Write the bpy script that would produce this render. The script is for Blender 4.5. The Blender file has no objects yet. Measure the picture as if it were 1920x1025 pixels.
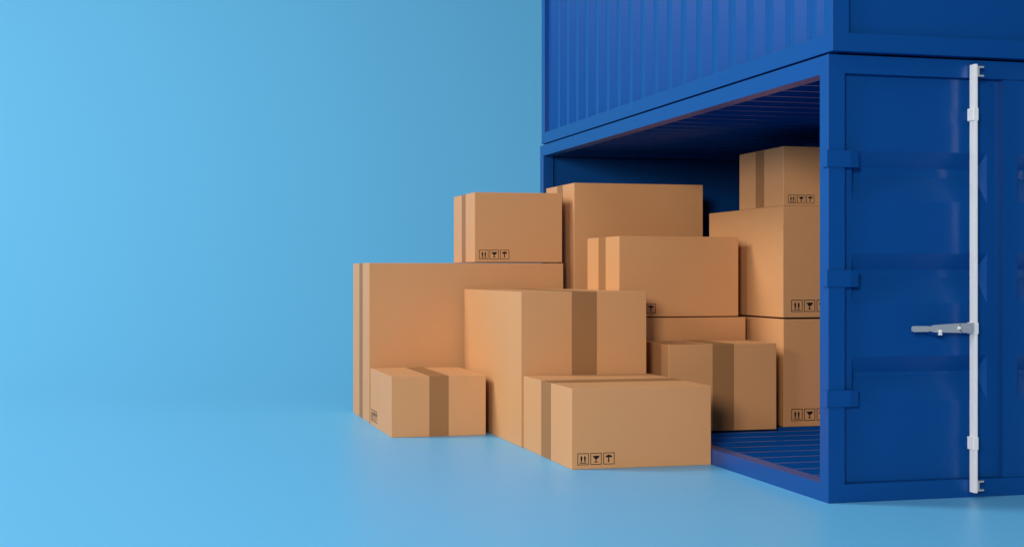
import bpy, bmesh, math
from mathutils import Vector, Matrix
R = math.radians
scene = bpy.context.scene
COL = scene.collection

# ------------------------------------------------------------------ camera
TH = R(14.65)                                   # the containers stand turned by this much
CAM = Vector((-3.840, -7.4766, 1.324))
cd = bpy.data.cameras.new('camera'); cam = bpy.data.objects.new('camera', cd); COL.objects.link(cam)
cd.lens = 50.0; cd.sensor_width = 36.0; cd.clip_start = 0.1; cd.clip_end = 400
cd.shift_y = 0.0003
cam.location = CAM; cam.rotation_euler = (R(90), 0, -TH)
scene.camera = cam

def view(r, d, z):
    """a studio position: r metres to the right, d metres ahead of the tripod, z above the floor"""
    return Vector((CAM.x + r*math.cos(TH) + d*math.sin(TH), CAM.y - r*math.sin(TH) + d*math.cos(TH), z))

# ------------------------------------------------------------------ world and lamps
w = bpy.data.worlds.new('World'); scene.world = w; w.use_nodes = True
bg = w.node_tree.nodes['Background']; bg.inputs[0].default_value = (0.52, 0.78, 1.0, 1); bg.inputs[1].default_value = 0.11

def lamp(name, loc, target, size, power, color, size_y=None):
    l = bpy.data.lights.new(name, 'AREA'); l.energy = power; l.color = color; l.size = size
    if size_y: l.shape = 'RECTANGLE'; l.size_y = size_y
    o = bpy.data.objects.new(name, l); COL.objects.link(o); o.location = loc
    o.rotation_euler = (target - loc).to_track_quat('-Z', 'Y').to_euler()
    return o
lamp('side_softbox', view(-11.0, 0.5, 6.0), view(1.5, 11.0, 1.2), 3.0, 740, (1.0, 0.99, 0.97))
lamp('rear_side_softbox', view(-12.0, 11.0, 12.0), view(0.8, 12.0, 0.9), 5.0, 1270, (1.0, 0.99, 0.97))
lamp('front_softbox', view(-2.7, -5.0, 3.8), view(2.6, 10.8, 1.2), 2.3, 1560, (1.0, 0.90, 0.77))
lamp('backdrop_fill_lamp', view(-17.0, 13.0, 13.0), view(2.0, 26.0, 2.0), 7.0, 2450, (1.0, 0.985, 0.86))  # added unseen lamp, brightens the backdrop wall from the left
lamp('overhead_fill_lamp', view(-0.5, 5.5, 9.0), view(-0.5, 7.5, 0.0), 4.0, 170, (0.94, 0.98, 1.0))  # added unseen fill that lifts the floor and the box tops

scene.view_settings.view_transform = 'Standard'
scene.view_settings.look = 'None'
scene.view_settings.exposure = -0.06
scene.view_settings.gamma = 1.0
scene.view_settings.use_curve_mapping = False

# ------------------------------------------------------------------ materials
def material(name, col, rough, spec=0.5, metal=0.0, var=0.0, vscale=3.0, bump=0.0, bscale=120.0, coat=0.0, rvar=0.0):
    m = bpy.data.materials.new(name); m.use_nodes = True
    nt = m.node_tree; N = nt.nodes; L = nt.links; b = N['Principled BSDF']
    b.inputs['Base Color'].default_value = (*col, 1); b.inputs['Roughness'].default_value = rough
    b.inputs['Specular IOR Level'].default_value = spec; b.inputs['Metallic'].default_value = metal
    b.inputs['Coat Weight'].default_value = coat
    tc = N.new('ShaderNodeTexCoord')
    if var or rvar:
        n = N.new('ShaderNodeTexNoise'); n.inputs['Scale'].default_value = vscale; n.inputs['Detail'].default_value = 5
        L.new(tc.outputs['Object'], n.inputs['Vector'])
        if var:
            mx = N.new('ShaderNodeMix'); mx.data_type = 'RGBA'
            mx.inputs[6].default_value = (*[c*(1-var) for c in col], 1)
            mx.inputs[7].default_value = (*[min(1, c*(1+var)) for c in col], 1)
            L.new(n.outputs['Fac'], mx.inputs[0]); L.new(mx.outputs[2], b.inputs['Base Color'])
        if rvar:
            mr = N.new('ShaderNodeMapRange'); mr.inputs[3].default_value = rough-rvar; mr.inputs[4].default_value = rough+rvar
            L.new(n.outputs['Fac'], mr.inputs[0]); L.new(mr.outputs[0], b.inputs['Roughness'])
    if bump:
        n2 = N.new('ShaderNodeTexNoise'); n2.inputs['Scale'].default_value = bscale; n2.inputs['Detail'].default_value = 3
        L.new(tc.outputs['Object'], n2.inputs['Vector'])
        bp = N.new('ShaderNodeBump'); bp.inputs['Strength'].default_value = bump; bp.inputs['Distance'].default_value = 0.002
        L.new(n2.outputs['Fac'], bp.inputs['Height']); L.new(bp.outputs[0], b.inputs['Normal'])
    return m
M_BACK = material('backdrop_blue', (0.110, 0.415, 0.715), 0.40, 0.5, var=0.01, vscale=0.4)
M_CARD = material('kraft_cardboard', (0.545, 0.268, 0.114), 0.55, 0.35, var=0.035, vscale=2.5, bump=0.05, bscale=90)
M_TAPE = material('brown_packing_tape', (0.285, 0.134, 0.052), 0.55, 0.2, var=0.02, vscale=4)
M_BLUE = material('blue_container_paint', (0.0015, 0.053, 0.235), 0.33, 0.25, var=0.03, vscale=1.5, rvar=0.02)
M_METAL = material('galvanised_steel', (0.84, 0.84, 0.85), 0.30, 0.5, metal=0.15, var=0.03, vscale=14)
M_STEEL_SHADE = material('shaded_grey_steel', (0.40, 0.43, 0.49), 0.34, 0.5, metal=0.3, var=0.04, vscale=14)  # the rod's steel again, with the shade of front-facing sides in its colour
M_INK = material('black_ink', (0.008, 0.007, 0.006), 0.6, 0.2)

# ------------------------------------------------------------------ helpers
def link(name, bm, mat, parent=None, loc=(0, 0, 0), smooth=False):
    bmesh.ops.recalc_face_normals(bm, faces=bm.faces)
    me = bpy.data.meshes.new(name); bm.to_mesh(me); bm.free(); me.materials.append(mat)
    if smooth:
        for p in me.polygons: p.use_smooth = True
    o = bpy.data.objects.new(name, me); COL.objects.link(o); o.location = loc
    if parent: o.parent = parent
    return o

def thing(name, loc, label, cat, group=None):
    o = bpy.data.objects.new(name, None); COL.objects.link(o); o.location = loc; o.empty_display_size = 0.1
    o['label'] = label; o['category'] = cat
    if group: o['group'] = group
    return o

def solid(boxes, bevel=0.0, seg=2):
    """one watertight mesh out of a union of axis-aligned boxes (x0,x1,y0,y1,z0,z1)"""
    bm = bmesh.new()
    ax = [sorted({round(b[k], 5) for b in boxes} | {round(b[k+1], 5) for b in boxes}) for k in (0, 2, 4)]
    n = [len(a)-1 for a in ax]; fill = set()
    for i in range(n[0]):
        for j in range(n[1]):
            for k in range(n[2]):
                c = [(ax[q][t]+ax[q][t+1])/2 for q, t in enumerate((i, j, k))]
                if any(b[0] < c[0] < b[1] and b[2] < c[1] < b[3] and b[4] < c[2] < b[5] for b in boxes): fill.add((i, j, k))
    V = {}
    def v(i, j, k):
        if (i, j, k) not in V: V[(i, j, k)] = bm.verts.new((ax[0][i], ax[1][j], ax[2][k]))
        return V[(i, j, k)]
    for (i, j, k) in fill:
        for d in ((1,0,0),(-1,0,0),(0,1,0),(0,-1,0),(0,0,1),(0,0,-1)):
            if (i+d[0], j+d[1], k+d[2]) in fill: continue
            a = [abs(q) for q in d].index(1); s = 1 if d[a] > 0 else 0
            base = [i, j, k]; base[a] += s
            u, w_ = [q for q in (0, 1, 2) if q != a]
            pts = []
            for du, dw in ((0,0),(1,0),(1,1),(0,1)):
                p = list(base); p[u] += du; p[w_] += dw; pts.append(v(*p))
            bm.faces.new(pts)
    bmesh.ops.recalc_face_normals(bm, faces=bm.faces)
    if bevel:
        e = [e for e in bm.edges if len(e.link_faces) == 2 and e.calc_face_angle(0) > 0.5]
        bmesh.ops.bevel(bm, geom=e, offset=bevel, segments=seg, profile=0.5, affect='EDGES', clamp_overlap=True)
    return bm

def prism(bm, pts, vec):
    """closed prism from a planar outline swept along vec"""
    vec = Vector(vec)
    a = [bm.verts.new(p) for p in pts]; b = [bm.verts.new(Vector(p)+vec) for p in pts]
    n = len(pts); bm.faces.new(a); bm.faces.new(b[::-1])
    for i in range(n): bm.faces.new((a[i], a[(i+1) % n], b[(i+1) % n], b[i]))
    return bm

# ------------------------------------------------------------------ studio floor and backdrop: one seamless sweep
def sweep():
    bm = bmesh.new()
    prof = [(-14.0, 0.0), (0, 0), (8, 0), (12, 0), (14.8, 0.0)]
    for i in range(1, 61):
        t = 15.5*i/60; prof.append((14.8 + t, 0.0115*t**2.7))
    prof.append((31.5, 26.0))
    rows = []
    for d, z in prof:
        rows.append([bm.verts.new(view(r, d, z)) for r in (-32, -12, 0, 12, 32)])
    for a, b in zip(rows, rows[1:]):
        for i in range(4): bm.faces.new((a[i], a[i+1], b[i+1], b[i]))
    o = link('floor', bm, M_BACK, smooth=True); o['kind'] = 'structure'
    return o
sweep()

# ------------------------------------------------------------------ containers
W, LN, H, T = 2.36, 6.11, 2.59, 0.107           # width, length, height, thickness of posts and rails

def frame_boxes():
    b = []
    for x in (0, W-T):
        for y in (0, LN-T): b.append((x, x+T, y, y+T, 0, H))
        for z in (0, H-T): b.append((x, x+T, 0, LN, z, z+T))
    for y in (0, LN-T):
        for z in (0, H-T): b.append((0, W, y, y+T, z, z+T))
    return b

def corrugated(p0, along, outward, height_vec, length, off=0.0, period=0.2965, first=0.19, depth=0.038, slope=0.088, thick=0.004, ridge=None):
    """pressed sheet: p0 = lower end on the OUTER plane; profile runs 'along', ribs pushed back from 'outward'"""
    flat = (period-2*slope)/2 if ridge is None else period-2*slope-ridge
    st = [(0.0, 0.0)]
    s = first - slope - flat
    while s < length - 0.02:
        for ds, h in ((0, 0), (slope, 1), (slope+flat, 1), (2*slope+flat, 0)):
            if 0.002 < s+ds < length-0.002: st.append((s+ds, h))
        s += period
    st.append((length, st[-1][1]))
    st[0] = (0.0, st[1][1])
    al, out, hv, p0 = Vector(along), Vector(outward), Vector(height_vec), Vector(p0)
    bm = bmesh.new(); front = [p0 + al*s_ - out*(depth*h) for s_, h in st]; back = [p - out*thick for p in front]
    prism(bm, front + back[::-1], hv)
    return bm

def door_leaf(x0, x1, z0, z1, yf, bands, bx0, bx1, thick=0.035, depth=0.068, sl=0.096, slb=0.150, sx=0.032, sxr=0.034):
    """door leaf whose front carries pressed-in horizontal bands with sloping sides"""
    bm = bmesh.new()
    xs = [x0, bx0, bx0+sx, bx1-sxr, bx1, x1]
    zs = [z0]
    for a, b in bands: zs += [a, a+slb, b-sl, b]
    zs.append(z1); zs = sorted(zs)
    inner = set()
    for a, b in bands: inner |= {round(a+slb, 4), round(b-sl, 4)}
    g = []
    for z in zs:
        g.append([bm.verts.new((x, yf + (depth if (round(z, 4) in inner and 2 <= i <= 3) else 0), z)) for i, x in enumerate(xs)])
    for j in range(len(zs)-1):
        for i in range(len(xs)-1):
            a, b, c, d = g[j][i], g[j][i+1], g[j+1][i+1], g[j+1][i]
            ys = [v.co.y for v in (a, b, c, d)]
            if sum(y > yf+1e-4 for y in ys) == 1:      # corner facet: fold along the mitre
                k = [y > yf+1e-4 for y in ys].index(True); q = [a, b, c, d]; q = q[k:]+q[:k]
                bm.faces.new((q[0], q[1], q[2])); bm.faces.new((q[0], q[2], q[3]))
            else: bm.faces.new((a, b, c, d))
    back = [bm.verts.new((x, yf+depth+thick, z)) for x, z in ((x0, z0), (x1, z0), (x1, z1), (x0, z1))]
    bl = [g[0][i] for i in range(6)]; tl = [g[-1][i] for i in range(6)]
    bm.faces.new(back[::-1])
    bm.faces.new(bl[::-1] + [back[0], back[1]]); bm.faces.new(tl + [back[2], back[3]])
    bm.faces.new([g[j][0] for j in range(len(zs))] + [back[3], back[0]])
    bm.faces.new([g[j][5] for j in range(len(zs))][::-1] + [back[1], back[2]])
    return bm

ZA, ZB = T+0.002, H-T-0.002

# lower container: its long side stands open
low = thing('shipping_container', (0, 0, 0), 'lower blue shipping container with its long side open and boxes inside', 'shipping container', 'blue shipping containers stacked two high')
link('frame', solid(frame_boxes(), 0.003), M_BLUE, low)
link('side_panel', corrugated((W-0.03, T+.002, T-0.002), (0, 1, 0), (1, 0, 0), (0, 0, H-2*T+.004), LN-2*T-.004), M_BLUE, low)
link('roof_panel', corrugated((T-.004, T+.002, H-0.018), (0, 1, 0), (0, 0, 1), (W-2*T+.008, 0, 0), LN-2*T-.004, period=0.285, first=0.333-T, depth=0.035, slope=0.018, ridge=0.219), M_BLUE, low)
link('floor_panel', corrugated((T-.004, T+.002, 0.090), (0, 1, 0), (0, 0, 1), (W-2*T+.008, 0, 0), LN-2*T-.004, period=0.285, first=0.175-T, depth=0.03, slope=0.018, ridge=0.03), M_BLUE, low)
ew = solid([(T-.003, W-T+.003, LN-0.040, LN-0.030, T-.003, H-T+.003), (T+.016, W-T-.016, LN-0.075, LN-0.040, T-.003, H-T-.012)], 0)
link('end_wall', ew, M_BLUE, low)

BANDS = [(0.572, 0.839), (1.150, 1.445), (1.746, 2.044)]
def hinge_bm(zc, y_in):
    bm = bmesh.new(); g = 0.007; t = 0.006
    pl = [(-g-t, 0.056), (-g-t, -g-t), (0.136, -g-t), (0.192, -g-t+0.012), (0.192, y_in), (0.130, y_in), (0.130, -g), (-g, -g), (-g, 0.056)]
    prism(bm, [(x, y, zc-0.048) for x, y in pl], (0, 0, 0.096))
    # narrow knuckle block that carries the wrap on the post
    prism(bm, [(x, y, zc-0.030) for x, y in [(-g-.002, 0.040), (-g-.002, -g-.002), (0.10, -g-.002), (0.10, 0.004), (0.004, 0.004), (0.004, 0.040)]], (0, 0, 0.060))
    return bm

YL, YR = 0.050, 0.008
dl = link('door', door_leaf(T+.002, 1.1495, ZA, ZB, YL, BANDS, 0.176, 1.068), M_BLUE, low)
dl['label'] = 'near left door leaf with hinges and white lock rod'
for zc in (1.9875, 1.2965, 0.6035):
    link('hinge', hinge_bm(zc, YL+0.004), M_BLUE, dl)
dr = link('door', door_leaf(1.1505, W-T-.002, ZA, ZB, YR, BANDS, 1.250, 2.13, thick=0.02), M_BLUE, low)
# the right leaf lies over the left one, so keep the right one's back in front of the left one's face
dr['label'] = 'right door leaf, cut by the picture edge'

def rod_set(parent, mx, mir=1):
    """lock rod, collars, handle and end brackets; mx = x of the rod's front left edge"""
    X = lambda v: mx + mir*(v-0.914)
    def bx(name, x0, x1, y0, y1, z0, z1, bev=0.002):
        a, b = sorted((X(x0), X(x1)))
        return link(name, solid([(a, b, y0, y1, z0, z1)], bev), M_METAL, parent)
    bx('lock_rod', 0.914, 0.9325, -0.066, -0.010, 0.034, 2.558, 0.0012)
    for z0, z1 in ((2.226, 2.300), (0.288, 0.363)):
        a, b = sorted((X(0.902), X(0.937)))
        link('collar', solid([(a, b, -0.069, -0.003, z0, z1)], 0.003), M_METAL, parent)
    for z0, z1 in ((2.236, 2.290), (0.298, 0.353), (0.982, 1.025)):
        a, b = sorted((X(0.912), X(0.930)))
        link('collar_shade_stub', solid([(a, b, -0.010, YL, z0, z1)], 0.002), M_BLUE, parent)  # blue stub added behind each collar, standing in for its shadow square
    a, b = sorted((X(0.902), X(0.937)))
    link('collar', solid([(a, b, -0.069, -0.004, 0.970, 1.037)], 0.002), M_METAL, parent)
    # handle: grip, neck, tapering plate, hinge plate
    bm = bmesh.new()
    def pl(pts, y0, y1): prism(bm, [(X(x), y0, z) for x, z in pts], (0, y1-y0, 0))
    zc = 1.004
    grip = [(0.602, zc+.016), (0.507, zc+.0165), (0.500, zc+.0135), (0.497, zc+.008), (0.497, zc-.009), (0.500, zc-.0145), (0.507, zc-.0175), (0.602, zc-.017)]
    plate = [(0.602, zc+.016), (0.609, zc+.011), (0.637, zc+.021), (0.792, zc+.030), (0.812, zc+.030), (0.797, zc+.004), (0.797, zc-.004), (0.822, zc-.026), (0.790, zc-.025), (0.637, zc-.021), (0.609, zc-.013), (0.602, zc-.017)]
    pl(grip[:1] + grip[1:] + plate[::-1][1:-1] + [], -0.078, -0.066)
    pl([(0.822, zc+.030), (0.903, zc+.032), (0.903, zc-.026), (0.833, zc-.026), (0.809, zc-.003), (0.809, zc+.003)], -0.074, -0.063)
    link('handle', bm, M_STEEL_SHADE, parent)
    # latch and pivot: small blocks standing off the plate, and the keeper they drop into
    bx('pivot_pin', 0.795, 0.806, -0.090, -0.062, 0.999, 1.016, 0.001)
    bx('latch_pin', 0.668, 0.680, -0.096, -0.078, 0.983, 0.997, 0.001)
    bx('latch_keeper', 0.671, 0.690, -0.080, -0.064, 0.966, 0.984, 0.001)
    a, b = sorted((X(0.668), X(0.684)))
    link('keeper_shade_block', solid([(a, b, -0.062, YL+.002, 0.964, 0.990)], 0.002), M_BLUE, parent)  # blue block added where the keeper's square shadow falls
    for z0, z1 in ((2.484, 2.547), (0.044, 0.106)):
        a, b = sorted((X(0.9345), X(0.975))); s0 = a if mir > 0 else b-.011
        link('bracket', solid([(s0, s0+.011, -0.066, -0.050, z0, z1), (a, b, -0.066, -0.050, z0, z0+.011), (a, b, -0.066, -0.050, z1-.011, z1)], 0.001), M_STEEL_SHADE, parent)
rod_set(dl, 0.914)
rod_set(dr, 1.172 + (1.172-0.914) - 0.02, mir=-1)

# upper container: closed on all sides, shifted a touch towards the camera
up = thing('shipping_container', (0.0, -0.052, H+0.012), 'upper blue shipping container, closed and corrugated, resting on the open one', 'shipping container', 'blue shipping containers stacked two high')
link('frame', solid(frame_boxes(), 0.003), M_BLUE, up)
link('side_panel', corrugated((0.043, T+.002, T-0.002), (0, 1, 0), (-1, 0, 0), (0, 0, H-2*T+.004), LN-2*T-.004, first=0.19-T+.0), M_BLUE, up)
link('side_panel', corrugated((W-0.03, T+.002, T-0.002), (0, 1, 0), (1, 0, 0), (0, 0, H-2*T+.004), LN-2*T-.004), M_BLUE, up)
link('roof_panel', corrugated((T-.004, T+.002, H-0.018), (0, 1, 0), (0, 0, 1), (W-2*T+.008, 0, 0), LN-2*T-.004, first=0.20, depth=0.025, slope=0.03), M_BLUE, up)
link('floor_panel', solid([(T-.003, W-T+.003, T-.003, LN-T+.003, 0.06, 0.09)]), M_BLUE, up)
link('end_wall', solid([(T-.003, W-T+.003, 0.045, 0.060, T-.003, H-T+.003)]), M_BLUE, up)
link('end_wall', solid([(T-.003, W-T+.003, LN-0.055, LN-0.040, T-.003, H-T+.003)]), M_BLUE, up)
# short stacking cones between the two frames
link('stacking_cone', solid([(0.03, 0.08, 0.09, 0.14, -0.012, 0.0)]), M_BLUE, up)
link('stacking_cone', solid([(W-.08, W-.03, 0.09, 0.14, -0.012, 0.0)]), M_BLUE, up)
link('stacking_cone', solid([(0.03, 0.08, LN-.08, LN-.03, -0.012, 0.0)]), M_BLUE, up)
link('stacking_cone', solid([(W-.08, W-.03, LN-.08, LN-.03, -0.012, 0.0)]), M_BLUE, up)

# ------------------------------------------------------------------ cardboard boxes
def arc(cx, cy, rx, ry, a0, a1, n=10):
    return [(cx+rx*math.cos(R(a0+(a1-a0)*i/n)), cy+ry*math.sin(R(a0+(a1-a0)*i/n))) for i in range(n+1)]
lw = 0.055
SQ = [[(0, 0), (1, 0), (1-lw, lw), (lw, lw)], [(1, 0), (1, 1), (1-lw, 1-lw), (1-lw, lw)],
      [(1, 1), (0, 1), (lw, 1-lw), (1-lw, 1-lw)], [(0, 1), (0, 0), (lw, lw), (lw, 1-lw)]]
def arrow(x): return [(x-.045, .25), (x+.045, .25), (x+.045, .64), (x+.088, .64), (x, .82), (x-.088, .64), (x-.045, .64)]
ARROWS = SQ + [arrow(.345), arrow(.655), [(.19, .145), (.81, .135), (.81, .205), (.19, .205)]]
GLASS = SQ + [[(.36, .77), (.80, .77), (.785, .69), (.745, .61), (.68, .54), (.60, .495), (.545, .475), (.455, .475), (.40, .495), (.34, .54), (.295, .60), (.385, .66), (.33, .71)],
              [(.20, .77), (.30, .77), (.285, .71), (.33, .665), (.265, .625), (.225, .69)],
              [(.455, .48), (.545, .48), (.545, .265), (.455, .265)], [(.33, .20), (.67, .20), (.67, .245), (.545, .275), (.455, .275), (.33, .245)]]
UMB = SQ + [[(.20, .58)] + arc(.5, .60, .30, .21, 175, 95, 6) + [(.485, .85), (.515, .85)] + arc(.5, .60, .30, .21, 85, 5, 6) + [(.80, .58), (.73, .605), (.66, .585), (.59, .605), (.525, .59),
             (.525, .27), (.51, .215), (.47, .185), (.43, .185), (.395, .22), (.395, .25), (.425, .25), (.44, .225), (.46, .225), (.475, .245), (.48, .275), (.478, .59), (.41, .605), (.34, .585), (.27, .605)]]

def pictogram(parent, polys, origin, u, n, size):
    bm = bmesh.new(); u = Vector(u); n = Vector(n); o = Vector(origin)
    for p in polys:
        prism(bm, [o + u*(x*size) + Vector((0, 0, 1))*(y*size) - n*0.001 for x, y in p], n*0.0018)
    bmesh.ops.triangulate(bm, faces=[f for f in bm.faces if len(f.verts) > 4])
    return link('pictogram', bm, M_INK, parent)

def cardboard_box(label, x0, x1, y0, y1, z0, z1, group, tape=None, marks=None, bev=0.0035):
    cx, cy = (x0+x1)/2, (y0+y1)/2; a, b, h = (x1-x0)/2, (y1-y0)/2, z1-z0
    t = thing('cardboard_box', (cx, cy, z0), label, 'cardboard box', group)
    link('carton', solid([(-a, a, -b, b, 0, h)], bev, 3), M_CARD, t)
    if tape:
        ax, c, wd = tape; k, e = 0.0012, 0.002
        if ax == 'Y':      # runs over the lid from front to back
            c -= cx; r = b
            pts = [(c-wd/2, y, z) for y, z in ((-r-k, .004), (-r-k, h+k-.003), (-r-k+.003, h+k), (r+k-.003, h+k), (r+k, h+k-.003), (r+k, .004), (r-e, .004), (r-e, h-e-.003), (-r+e, h-e-.003), (-r+e, .004))]
            vec = (wd, 0, 0)
        else:              # runs over the lid from left to right
            c -= cy; r = a
            pts = [(x, c-wd/2, z) for x, z in ((-r-k, .004), (-r-k, h+k-.003), (-r-k+.003, h+k), (r+k-.003, h+k), (r+k, h+k-.003), (r+k, .004), (r-e, .004), (r-e, h-e-.003), (-r+e, h-e-.003), (-r+e, .004))]
            vec = (0, wd, 0)
        bm = bmesh.new(); prism(bm, pts, vec); link('tape', bm, M_TAPE, t)
    if marks:
        face, off, size, pitch, bot = marks
        for i, P in enumerate((ARROWS, GLASS, UMB)):
            s = off + i*pitch
            if face == 'front': o, u, n = (-a+s, -b, bot), (1, 0, 0), (0, -1, 0)
            else: o, u, n = (-a, b-s, bot), (0, -1, 0), (-1, 0, 0)
            p = pictogram(t, P, o, u, n, size)
            p['label'] = ('black two arrows mark', 'black wine glass mark', 'black umbrella mark')[i]
    return t

G1 = 'cardboard boxes standing outside the open container'
G2 = 'cardboard boxes stacked inside the container'
CZ = 0.091
cardboard_box('low wide carton nearest the viewer, three black marks at its lower left', -1.016, -0.004, 1.730, 2.975, 0, 0.548, G1, ('X', 2.357, 0.250), ('front', 0.041, 0.080, 0.092, 0.029))
cardboard_box('small carton on the floor in front of the large left one, taped down its front', -1.874, -1.089, 3.899, 4.985, 0, 0.492, G1, ('Y', -1.482, 0.160), ('side', 0.045, 0.100, 0.112, 0.040))
cardboard_box('tall deep carton with a broad dark tape strip down the middle of its front', -1.025, -0.010, 3.018, 4.980, 0, 1.186, G1, ('Y', -0.519, 0.203))
cardboard_box('large wide carton at the left edge with a smaller carton on top', -1.869, -0.066, 5.091, 6.070, 0, 1.421, G1, ('X', 5.568, 0.196))
cardboard_box('carton on top of the large left one, three black marks on its front', -0.898, -0.068, 5.121, 6.007, 1.430, 2.066, G1, ('X', 5.572, 0.160), ('front', 0.0425, 0.086, 0.098, 0.026))
cardboard_box('tallest carton behind, standing against the far end wall of the container', 0.026, 1.296, 5.050, 5.980, T+.001, 2.161, G2, ('X', 5.504, 0.178))
cardboard_box('carton on the container floor behind the nearest one, tape down its shaded front', 0.144, 1.055, 2.934, 3.590, CZ, 0.772, G2, ('Y', 0.600, 0.181))
cardboard_box('carton mostly hidden under the middle taped carton, only a strip of its front showing', 0.020, 1.122, 3.680, 4.640, T+.001, 0.958, G2)
cardboard_box('middle carton with tape on its left side and an umbrella mark', 0.001, 1.067, 3.705, 4.569, 0.967, 1.636, G2, ('X', 4.155, 0.190), ('front', 0.050, 0.082, 0.095, 0.027))
cardboard_box('bottom carton of the three high stack beside the corner post', 1.178, 2.120, 3.065, 4.540, CZ, 0.958, G2, None, ('front', 0.070, 0.098, 0.112, 0.045))
cardboard_box('middle carton of the three high stack, plain sides and marks on its front', 1.173, 2.150, 3.060, 4.600, 0.9715, 1.872, G2, None, ('front', 0.072, 0.098, 0.112, 0.045))
cardboard_box('topmost carton of the three high stack, close under the container roof', 1.177, 2.060, 3.064, 3.935, 1.8725, 2.352, G2, ('X', 3.512, 0.168), ('front', 0.042, 0.070, 0.080, 0.020))
